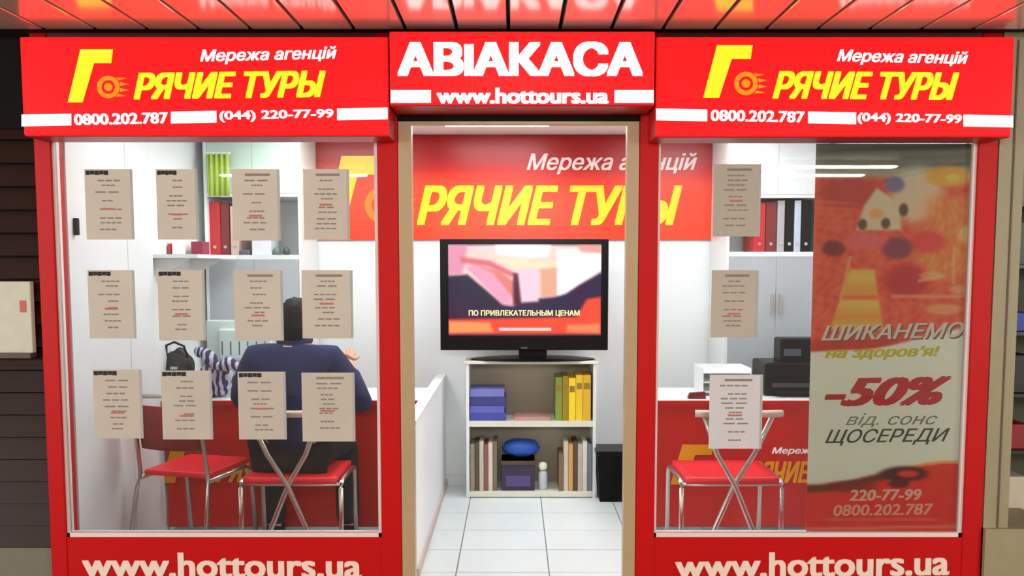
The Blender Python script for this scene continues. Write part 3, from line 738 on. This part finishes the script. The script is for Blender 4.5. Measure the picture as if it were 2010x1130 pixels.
# left desk: monitor, black bag, patterned scarf
Ym = 4.98; X0, X1, Z0, Z1 = rect(405, 628, 562, 722, Ym)
mo = thing('monitor', 'pale computer monitor seen from behind on the left desk', 'monitor', ((X0+X1)/2, Ym, ZD))
PALE = mat('pale_mint_plastic', (206, 224, 220), .4, noise=.06, scale=6)
box('shell', PALE, X0, X1, Ym, Ym+.03, Z0, Z1, mo, .008); box('back_bulge', PALE, X0+.08, X1-.08, Ym-.03, Ym+.004, Z0+.05, Z1-.05, mo, .012)
box('neck', PALE, (X0+X1)/2-.03, (X0+X1)/2+.03, Ym-.01, Ym+.015, ZD+.01, Z0+.06, mo); box('foot', PALE, (X0+X1)/2-.11, (X0+X1)/2+.11, Ym-.07, Ym+.09, ZD, ZD+.012, mo, .004)
for i in range(6):
    xx = X0+.10+i*.05; box('vent_slot', mat('slot_grey', (60, 64, 68), .4), xx, xx+.006, Ym-.031, Ym-.028, Z0+.08, Z0+.16, mo)
p = at(352, 725, 4.86)
bg = thing('handbag', 'black rumpled handbag standing on the left desk above the empty red chair', 'bag', (p.x, 4.86, ZD))
zt = at(352, 676, 4.86).z; zh = (zt-ZD)/2
MB().blob((p.x, 4.86, ZD+zh*.92), (.085, .07, zh*.92), .06, 4, 5).build('body', mat('black_leather', (22, 26, 22), .5, noise=.5, scale=14, bump=.6), bg, True)
MB().tube([(p.x-.06, 4.83, zt-.07), (p.x-.05, 4.81, zt), (p.x, 4.80, zt+.02), (p.x+.05, 4.81, zt-.005), (p.x+.06, 4.83, zt-.07)], .007).build('strap', BLACKM, bg, True)
MB().box(p.x-.02, p.x+.02, 4.782, 4.79, ZD+zh*1.1, ZD+zh*1.2).build('clasp', CHROME, bg)
# scarf: knotted lump with pale and navy stripes
ms = bpy.data.materials.new('striped_cloth'); ms.use_nodes = True; nt_ = ms.node_tree; bb = nt_.nodes['Principled BSDF']
tc = nt_.nodes.new('ShaderNodeTexCoord'); wv = nt_.nodes.new('ShaderNodeTexWave'); wv.inputs['Scale'].default_value = 9; wv.inputs['Distortion'].default_value = 6
rp = nt_.nodes.new('ShaderNodeValToRGB'); rp.color_ramp.elements[0].color = lin((40, 46, 84))+(1,); rp.color_ramp.elements[1].color = lin((190, 186, 206))+(1,)
rp.color_ramp.elements[0].position = .45; rp.color_ramp.elements[1].position = .6
nt_.links.new(tc.outputs['Object'], wv.inputs[0]); nt_.links.new(wv.outputs['Fac'], rp.inputs[0]); nt_.links.new(rp.outputs[0], bb.inputs['Base Color']); bb.inputs['Roughness'].default_value = .85
p = at(424, 730, 4.84); zt = at(424, 686, 4.84).z
sc_ = thing('scarf', 'navy and white patterned scarf heaped on the left desk beside the black handbag', 'scarf', (p.x, 4.84, ZD))
MB().blob((p.x, 4.84, ZD+.10), (.10, .07, .10), .09, 4, 9).build('heap', ms, sc_, True)
b = MB(); pts = []
for k in range(15):
    a = k/14; pts.append((p.x-.08+.22*a, 4.80-.05*math.sin(a*3.1), zt-.01-.10*a+.02*math.sin(a*9)))
b.tube(pts, [.032-.010*math.sin(k) for k in range(15)], 12); b.build('fold', ms, sc_, True)

# ================================================================ CHAIRS
def xchair(cx, Y0, label, group, m=REDC):
    """chair with crossed rear tubes; cx,Y0 = centre of its rear edge, facing +y"""
    t = thing('chair', label, 'chair', (cx, Y0+.2, 0), group)
    b = MB(); r = b.b; hw = .225; n = 10; d = 8; top = []; bot = []
    for j in range(d+1):
        v = j/d; ro_t, ro_b = [], []
        for i in range(n+1):
            u = i/n*2-1; x = cx + u*hw*(1-.06*v*0); y = Y0+.03+v*.38
            dip = -.018*(1-u*u)*(1-(2*v-1)**2)
            ro_t.append(r.verts.new((x, y, .475+dip))); ro_b.append(r.verts.new((x, y, .445+dip)))
        top.append(ro_t); bot.append(ro_b)
    for j in range(d):
        for i in range(n):
            r.faces.new((top[j][i], top[j][i+1], top[j+1][i+1], top[j+1][i])); r.faces.new((bot[j][i], bot[j+1][i], bot[j+1][i+1], bot[j][i+1]))
    for j in range(d):
        r.faces.new((top[j][0], top[j+1][0], bot[j+1][0], bot[j][0])); r.faces.new((top[j][n], bot[j][n], bot[j+1][n], top[j+1][n]))
    for i in range(n):
        r.faces.new((top[0][i], bot[0][i], bot[0][i+1], top[0][i+1])); r.faces.new((top[d][i], top[d][i+1], bot[d][i+1], bot[d][i]))
    b.build('seat', m, t, True)
    for s in (-1, 1):
        # side leg: vertical near leg bending under the seat to the far leg
        x = cx+s*.243
        MB().tube([(x, Y0+.05, 0), (x, Y0+.05, .42), (x, Y0+.06, .44), (x, Y0+.09, .452), (x, Y0+.36, .452), (x, Y0+.40, .44), (x, Y0+.41, .42), (x, Y0+.43, 0)], .0115, 10).build('leg', CHROME, t, True)
        for yy in (Y0+.05, Y0+.43): MB().lathe([(.016, 0), (.016, .02), (.013, .03)], (x, yy, 0), 12).build('foot_cap', BLACKM, t)
    for s in (-1, 1):
        yo = Y0+.008*s
        MB().tube([(cx+s*.165, yo-.05, .80), (cx+s*.09, yo-.01, .60), (cx, yo, .45), (cx-s*.11, yo+.005, .18), (cx-s*.19, yo+.01, 0)], .0125, 10).build('crossed_tube', CHROME, t, True)
    MB().tube([(cx-.24, Y0+.05, .44), (cx+.24, Y0+.05, .44)], .009, 8).build('stretcher', CHROME, t, True)
    b = MB(); pts = [(cx+u*.205, Y0-.05-.02*(1-u*u)+.0, .805) for u in [k/8*2-1 for k in range(9)]]
    b.tube(pts, .017, 10); o = b.build('back_rail', WOODL, t, True)
    return t
YCH = 4.02
xchair(at(1442, 945, YCH).x, YCH, 'empty red chair with crossed tubes at the right window', None)
xchair(at(565, 945, YCH).x, YCH, 'chair with crossed tubes under the seated person in navy', None)
# plain chair on the left, turned a little
def plainchair(cx, cy, rz, label):
    t = thing('chair', label, 'chair', (cx, cy, 0), None, rz)
    M = Matrix.Translation((cx, cy, 0)) @ Matrix.Rotation(rz, 4, 'Z')
    def W(x, y, z): return M @ Vector((x, y, z))
    def bx(name, m, *a, bev=0):
        b = MB().box(*a, bev); b.b.transform(M); return b.build(name, m, t)
    bx('seat', REDC, -.185, .185, -.16, .22, .455, .485, bev=.012)
    b = MB(); r = b.b; n = 10; A = []
    for z_, yy in ((.60, -.205), (.70, -.222), (.82, -.238)):
        for dy in (0, -.014): A.append([r.verts.new(W((i/n*2-1)*.165, yy+dy+.03*((i/n*2-1)**2), z_)) for i in range(n+1)])
    for k in (0, 2):
        for i in range(n):
            r.faces.new((A[k][i], A[k][i+1], A[k+2][i+1], A[k+2][i])); r.faces.new((A[k+1][i], A[k+3][i], A[k+3][i+1], A[k+1][i+1]))
    for i in range(n): r.faces.new((A[0][i], A[1][i], A[1][i+1], A[0][i+1])); r.faces.new((A[4][i], A[4][i+1], A[5][i+1], A[5][i]))
    for e in (0, n):
        for k in (0, 2): r.faces.new((A[k][e], A[k+2][e], A[k+3][e], A[k+1][e]))
    b.build('backrest', mat('dark_red_vinyl', (150, 16, 22), .45, noise=.1, scale=9), t, True)
    for s in (-1, 1):
        MB().tube([W(s*.215, -.27, 0), W(s*.20, -.19, .40), W(s*.19, -.175, .47), W(s*.185, -.20, .64), W(s*.18, -.235, .84), W(s*.16, -.24, .865)], .011, 10).build('rear_leg', CHROME, t, True)
        MB().tube([W(s*.20, .24, 0), W(s*.195, .20, .42), W(s*.19, .16, .447), W(s*.19, -.17, .447)], .011, 10).build('front_leg', CHROME, t, True)
    MB().tube([W(-.162, -.24, .865), W(0, -.225, .87), W(.162, -.24, .865)], .011, 10).build('top_rail', CHROME, t, True)
    MB().tube([W(-.19, .16, .44), W(.19, .16, .44)], .009, 8).build('stretcher', CHROME, t, True)
pc = at(368, 905, 4.2)
plainchair(pc.x, 4.30, R(-14), 'red seated chrome chair with dark red back standing empty at the left')

# ================================================================ PERSON seen from behind on the left crossed-tube chair
def skinmesh(name, verts, edges, radii, m, parent, sub=2, label=None, root=0):
    me = bpy.data.meshes.new(name); me.from_pydata([Vector(v) for v in verts], edges, [])
    o = bpy.data.objects.new(name, me); COL.objects.link(o)
    md = o.modifiers.new('s', 'SKIN'); md.use_smooth_shade = True; s2 = o.modifiers.new('d', 'SUBSURF'); s2.levels = sub; s2.render_levels = sub
    for i, sv in enumerate(me.skin_vertices[0].data):
        r = radii[i]; sv.radius = r if isinstance(r, tuple) else (r, r); sv.use_root = (i == root)
    dg = bpy.context.evaluated_depsgraph_get(); dg.update()
    nm = bpy.data.meshes.new_from_object(o.evaluated_get(dg)); bpy.data.objects.remove(o)
    nm.name = name; nm.materials.clear(); nm.materials.append(m)
    for p in nm.polygons: p.use_smooth = True
    q = link(name, nm, parent)
    if label: q['label'] = label
    return q
px_ = at(572, 700, 4.25).x
pe = thing('person', 'person in a navy jacket seated with back to the window at the left desk', 'person', (px_, 4.25, 0))
cx = px_
J = dict(pel=(cx, 4.27, .565), wai=(cx, 4.25, .72), che=(cx, 4.27, .90), upc=(cx, 4.30, 1.03), nek=(cx, 4.32, 1.10), hd0=(cx, 4.335, 1.16), hd1=(cx+.005, 4.35, 1.235), hd2=(cx+.005, 4.345, 1.285))
order = ['pel', 'wai', 'che', 'upc', 'nek', 'hd0', 'hd1', 'hd2']
V = [J[k] for k in order]; E = [(i, i+1) for i in range(7)]
Rd = [(.14, .11), (.125, .095), (.14, .10), (.12, .085), .05, .055, .078, .066]
def add(pts, rad, frm):
    a = frm
    for p, r in zip(pts, rad):
        V.append(p); Rd.append(r); E.append((a, len(V)-1)); a = len(V)-1
    return a
sR, eR, wR = (cx+.185, 4.29, 1.035), (cx+.335, 4.37, .77), (cx+.235, 4.56, .95)
sL, eL, wL = (cx-.185, 4.29, 1.035), (cx-.31, 4.40, .80), (cx-.20, 4.66, .79)
hR = add([sR, eR, wR, (cx+.222, 4.60, .985)], [.06, .043, .028, .03], 3)
hL = add([sL, eL, wL, (cx-.185, 4.72, .785)], [.06, .043, .028, .03], 3)
for s in (-1, 1):
    add([(cx+s*.095, 4.30, .55), (cx+s*.19, 4.63, .53), (cx+s*.20, 4.60, .12), (cx+s*.20, 4.58, .06), (cx+s*.205, 4.66, .035)], [.088, .062, .04, .04, .032], 0)
body = skinmesh('body', V, E, Rd, SKIN, pe, 2)
# fingers
def hand(base, fwd, up, side, nm):
    base, fwd, up, side = Vector(base), Vector(fwd).normalized(), Vector(up).normalized(), Vector(side).normalized()
    vv = [base]; ee = []; rr = [(.026, .016)]
    for k, (o, l) in enumerate(((-.027, .062), (-.009, .072), (.009, .068), (.026, .054))):
        p0 = base+fwd*.035+side*o; p1 = p0+fwd*l*.5+up*-.006; p2 = p0+fwd*l-up*.022
        i = len(vv); vv += [p0, p1, p2]; rr += [.0095, .0085, .007]; ee += [(0, i), (i, i+1), (i+1, i+2)]
    i = len(vv); vv += [base+side*-.035-fwd*.005, base+side*-.052+fwd*.03-up*.01]; rr += [.011, .008]; ee += [(0, i), (i, i+1)]
    return skinmesh(nm, vv, ee, rr, SKIN, pe, 2)
hand((cx+.219, 4.612, .995), (-.1, .6, .45), (0, -.45, .6), (-1, -.1, 0), 'hand')
hand((cx-.18, 4.73, .787), (.2, 1, -.02), (0, 0, 1), (1, -.2, 0), 'hand')
# jacket, trousers, hair, shoes
V = [(cx, 4.27, .55), (cx, 4.25, .72), (cx, 4.27, .90), (cx, 4.30, 1.035), (cx, 4.315, 1.095)]; E = [(i, i+1) for i in range(4)]
Rd = [(.17, .135), (.155, .12), (.172, .125), (.145, .105), (.07, .062)]
add([(cx+.19, 4.29, 1.035), (cx+.28, 4.33, .90), eR, (cx+.285, 4.465, .86), (cx+.238, 4.55, .94)], [.076, .066, .062, .052, .042], 3)
add([(cx-.19, 4.29, 1.035), (cx-.26, 4.34, .91), eL, (cx-.26, 4.53, .80), (cx-.205, 4.65, .795)], [.076, .066, .062, .052, .042], 3)
skinmesh('jacket', V, E, Rd, NAVY, pe, 2)
MB().tube([(cx+.075*math.cos(a), 4.322+.065*math.sin(a), 1.118+.012*math.sin(a)) for a in [2*math.pi*k/16 for k in range(16)]], .018, 8, True).build('collar', NAVY, pe, True)
V = [(cx, 4.27, .585)]; Rd = [(.165, .125)]; E = []
for s in (-1, 1): add([(cx+s*.10, 4.32, .56), (cx+s*.19, 4.62, .54), (cx+s*.198, 4.605, .34), (cx+s*.20, 4.60, .07)], [.105, .078, .068, .064], 0)
skinmesh('trousers', V, E, Rd, JEANS, pe, 2)
for s in (-1, 1): MB().blob((cx+s*.203, 4.60, .045), (.05, .12, .045), 0, 3).build('shoe', BLACKM, pe, True)
b = MB(); q = bmesh.ops.create_icosphere(b.b, subdivisions=4, radius=1)
for v in q['verts']:
    d = v.co.copy(); k = 1 + .02*math.sin(18*d.x+3*d.z)+.015*math.sin(25*d.y)
    z_ = d.z*.128 if d.z > 0 else d.z*.12
    v.co = Vector((cx+.004+d.x*.094*k, 4.335+d.y*.10*k - (.0 if d.z > 0 else .008), 1.21+z_*k))
bmesh.ops.delete(b.b, geom=[v for v in b.b.verts if v.co.y > 4.385 and v.co.z < 1.28], context='VERTS')
b.build('hair', HAIR, pe, True)
# face
fc = (cx+.005, 4.35, 1.225)
MB().blob((fc[0], 4.437, 1.215), (.012, .018, .02), 0, 2).build('nose', SKIN, pe, True)
for s in (-1, 1):
    MB().blob((fc[0]+s*.03, 4.42, 1.235), (.012, .009, .007), 0, 2).build('eye', PRW, pe, True)
    MB().blob((fc[0]+s*.085, 4.36, 1.22), (.01, .018, .03), 0, 2).build('ear', SKIN, pe, True)
MB().blob((fc[0], 4.425, 1.18), (.022, .008, .006), 0, 2).build('mouth', mat('lips', (180, 90, 84), .5), pe, True)

# ================================================================ SHEETS ON THE GLASS
YP = YF+.020
names = {0: 'leftmost', 1: 'second from left', 2: 'third from left', 3: 'rightmost'}; rn = {0: 'top', 1: 'middle', 2: 'bottom'}
L = [[(168, 332, 262, 470), (308, 332, 389, 470), (456, 332, 550, 472), (596, 332, 686, 470)],
     [(174, 530, 266, 664), (311, 530, 403, 668), (460, 530, 556, 668), (593, 530, 693, 664)],
     [(184, 725, 280, 860), (318, 727, 417, 862), (468, 729, 562, 862), (593, 731, 697, 866)]]
def sheet(r, label, group, head, seed, m=PAPER, lines=True):
    x0, y0, x1, y1 = r; X0, X1, Z0, Z1 = rect(x0, y0, x1, y1, YP); rnd = random.Random(seed)
    t = thing('paper_sheet', label, 'notice', ((X0+X1)/2, YP, Z0), group)
    box('paper', m, X0, X1, YP-.0012, YP, Z0, Z1, t)
    W = X1-X0; H = Z1-Z0
    sv = mat('sleeve_edge', (176, 178, 176), .3); box('sleeve_edge', sv, X1-.010, X1-.002, YP-.0022, YP-.0012, Z0+.002, Z1-.002, t)
    if head:
        b = MB()
        for k in range(5):
            xx = X0+.006+k*W*.095; b.box(xx, xx+W*.085, YP-.0026, YP-.0012, Z1-.024+.002*(k % 2), Z1-.006)
        b.build('heading', INK, t)
    else: box('heading', INKG, X0+W*.28, X0+W*.8, YP-.0026, YP-.0012, Z1-.028, Z1-.018, t)
    if lines:
        b = MB(); zz = Z1-.05
        while zz > Z0+.03:
            l = rnd.uniform(.2, .55)*W; c = X0+W*.5+rnd.uniform(-.04, .04)*W; nseg = rnd.randint(2, 4)
            for s in range(nseg):
                b.box(c-l/2+l*s/nseg, c-l/2+l*(s+.8)/nseg, YP-.0024, YP-.0012, zz, zz+.006)
            zz -= rnd.choice((.02, .028, .036))
        b.build('text_lines', INKG, t, kind='stuff')
        zz = Z0+H*rnd.uniform(.3, .5); b = MB().box(X0+W*.35, X0+W*.62, YP-.0027, YP-.0012, zz, zz+.008); b.build('price_line', INKR, t)
    return t
for i in range(3):
    for j in range(4):
        sheet(L[i][j], 'beige printed sheet on the left window glass, %s row, %s' % (rn[i], names[j]), 'printed sheets on the left window', j < 2 or (i == 2 and j == 2), i*10+j)
for i, r in enumerate(((1400, 322, 1493, 464), (1396, 530, 1488, 662), (1392, 735, 1496, 880))):
    m = [mat('paper_dull', (206, 198, 182), .7, noise=.05), mat('paper_dull2', (212, 202, 188), .7, noise=.05), mat('paper_pale', (236, 234, 236), .7, noise=.04)][i]; translucent(m, .3)
    sheet(r, ['dull grey-beige printed sheet on the right window glass at the top', 'grey-beige printed sheet on the right window glass in the middle', 'pale printed sheet on the right window glass in front of the red chair'][i], 'printed sheets on the right window', False, 50+i, m)

# ================================================================ POSTER ON THE RIGHT WINDOW
def hsh(x, y): return math.sin(x*.31+math.sin(y*.17)*2)*math.sin(y*.27+math.sin(x*.11)*2)
def postercol(x, y):
    c = mixc((66, 68, 58), (150, 148, 118), sm(285, 345, y))
    if y < 335:
        c = mixc(c, (96, 100, 90), .5+.5*math.sin(y*.30+x*.01))
    f = mixc((186, 58, 44), (232, 104, 58), .5+.5*hsh(x*.6, y*.6)); f = mixc(f, (206, 72, 44), .4)
    c = mixc(c, f, sm(338, 352, y - (x-1600)*.02))
    c = mixc(c, (168, 48, 42), ell(x, y, 1660, 375, 75, 34)*.8)
    c = mixc(c, (196, 190, 160), ell(x, y, 1790, 380, 60, 60)*.85)
    c = mixc(c, (228, 152, 52), ell(x, y, 1850, 345, 52, 22)); c = mixc(c, (246, 180, 70), ell(x, y, 1858, 346, 16, 8))
    c = mixc(c, (70, 40, 60), ell(x, y, 1908, 330, 14, 26)*.9); c = mixc(c, (232, 210, 196), ell(x, y, 1897, 344, 9, 11))
    c = mixc(c, (112, 102, 130), ell(x, y, 1746, 360, 22, 17))
    for k in range(5): c = mixc(c, (206, 92, 70), (1-sm(1, 3.2, abs(y-(392+k*12)-.05*(x-1600))))*(1-sm(1650, 1690, x))*.7)
    t = inpoly(x, y, [(1712, 366), (1755, 395), (1762, 447), (1674, 447), (1688, 400)]); c = mixc(c, (196, 180, 146), t)
    for q in ((1686, 436, 10, 12), (1731, 434, 10, 12), (1765, 408, 10, 14)): c = mixc(c, (84, 60, 30), ell(x, y, *q))
    c = mixc(c, (230, 150, 90), ell(x, y, 1712, 416, 16, 12))
    t = sm(1770, 1830, x+.3*(y-450))*sm(376, 400, y+(x-1915)*-.12)*(1-sm(520, 560, y)); c = mixc(c, mixc((232, 104, 44), (246, 140, 64), .5+.5*hsh(x, y*.5)), t*.9)
    c = mixc(c, (252, 180, 110), ell(x, y, 1893, 454, 22, 20)*.9)
    c = mixc(c, (196, 44, 46), ell(x, y, 1815, 470, 40, 24)*.8)
    c = mixc(c, (110, 40, 66), ell(x, y, 1755, 482, 34, 24)*.85)
    c = mixc(c, (170, 26, 30), ell(x, y, 1775, 545, 50, 40)*.9)
    c = mixc(c, (110, 22, 22), ell(x, y, 1632, 482, 26, 18)*.9)
    c = mixc(c, (218, 90, 96), ell(x, y, 1690, 470, 48, 18)*.8)
    t = inpoly(x, y, [(1664, 522), (1712, 522), (1734, 640), (1628, 640)]); c = mixc(c, mixc((206, 140, 44), (222, 168, 76), .5+.5*math.sin(y*.12)), t)
    c = mixc(c, (216, 96, 40), t*(1-sm(2, 7, abs(y-577)))*.9)
    for a, b_ in (((1664, 500), (1648, 580)), ((1866, 480), (1868, 550)), ((1750, 575), (1915, 575)), ((1800, 545), (1850, 535))):
        dx, dy = b_[0]-a[0], b_[1]-a[1]; tt = max(0, min(1, ((x-a[0])*dx+(y-a[1])*dy)/(dx*dx+dy*dy))); dd_ = math.hypot(x-a[0]-tt*dx, y-a[1]-tt*dy)
        c = mixc(c, (248, 150, 100), (1-sm(1, 5, dd_))*.8)
    for q in ((1824, 535, 26, 10), (1880, 562, 22, 10), (1850, 600, 40, 12)): c = mixc(c, (240, 160, 100), ell(x, y, *q)*.7)
    # cream sweep
    up = 684 - 52*sm(1680, 1915, x) - 4*math.sin((x-1592)/60); lo = 950 - 48*sm(1600, 1880, x)
    c = mixc(c, (176, 34, 14), (1-sm(4, 20, abs(y-(up-10))))*(1-sm(1740, 1790, x))*.9)
    c = mixc(c, mixc((206, 204, 182), (214, 208, 192), .5+.5*hsh(x*.3, y*.3)), sm(up-3, up+3, y)*(1-sm(lo-3, lo+3, y)))
    r = mixc((224, 42, 30), (200, 28, 24), .5+.5*hsh(x*.35, y*.3)); c = mixc(c, r, sm(lo-3, lo+3, y))
    c = mixc(c, (90, 40, 16), (1-sm(2, 14, abs(y-lo-6)))*(1-sm(1740, 1820, x))*.9)
    c = mixc(c, (232, 160, 90), (1-sm(1.5, 5, abs(y-lo)))*sm(1760, 1840, x)*.9)
    c = mixc(c, (60, 8, 10), ell(x, y, 1785, 926, 54, 17)*.9); c = mixc(c, (210, 40, 34), ell(x, y, 1792, 926, 24, 8))
    c = mixc(c, (60, 8, 10), ell(x, y, 1775, 946, 24, 10)*.8); c = mixc(c, (120, 20, 16), ell(x, y, 1680, 952, 60, 14)*.7)
    c = mixc(c, (236, 96, 84), (1-sm(1.5, 4.5, abs(y-1018)))*sm(1610, 1640, x)*(1-sm(1840, 1870, x))*.7)
    c = mixc(c, (240, 110, 96), (1-sm(2, 5, abs(y-1038+(x-1592)*.02)))*.8)
    return c
YPP = YF+.038      # the poster film sticks to the inner face of the pane
ps = thing('window_poster', 'tall orange and cream discount poster filling the right half of the right window', 'poster', (at(1754, 700, YPP).x, YPP, at(1754, 1046, YPP).z))
paint('print', 1592, 282, 1905, 1044, YPP, 110, 250, postercol, translucent(paintmat('poster_print', 0, .5), .08), ps, gain=1.55)
YQ = YPP
GR = mat('brown_print', (150, 106, 84), .5)
text('white_lettering', 'ШИКАНЕМО', 1752, 650, 280, 30, YQ, mat('ivory_print', (232, 214, 196), .5), ps, shear=.35, bold=.02, th=.001, roll=R(1.5))
text('white_lettering_shadow', 'ШИКАНЕМО', 1755, 653, 280, 30, YQ+.0004, mat('brown_shadow_print', (130, 90, 76), .5), ps, shear=.35, bold=.02, th=.001, roll=R(1.5))
text('yellow_lettering', 'на здоровʼя!', 1732, 693, 226, 26, YQ, mat('lime_yellow_print', (206, 190, 20), .5), ps, shear=.3, bold=.04, th=.001, roll=R(1.2))
text('discount_lettering', '-50%', 1743, 768, 250, 56, YQ, mat('discount_red', (196, 22, 28), .5), ps, shear=.4, bold=.05, th=.001, roll=R(1))
text('script_lettering', 'від. сонс', 1750, 824, 180, 28, YQ, mat('grey_print', (128, 122, 110), .5), ps, shear=.4, bold=0, th=.001, roll=R(.5))
text('black_lettering', 'ЩОСЕРЕДИ', 1742, 857, 245, 32, YQ, mat('dark_print', (66, 66, 52), .5), ps, shear=.4, bold=.01, th=.001, roll=R(.8))
text('phone_lettering', '220-77-99', 1738, 971, 142, 22, YQ, mat('salmon_print', (240, 190, 170), .5), ps, shear=.15, bold=.03, th=.001, roll=R(.6))
text('phone_lettering', '0800.202.787', 1734, 1000, 196, 22, YQ, mat('salmon_print2', (244, 176, 150), .5), ps, shear=.15, bold=.02, th=.001, roll=R(.9))
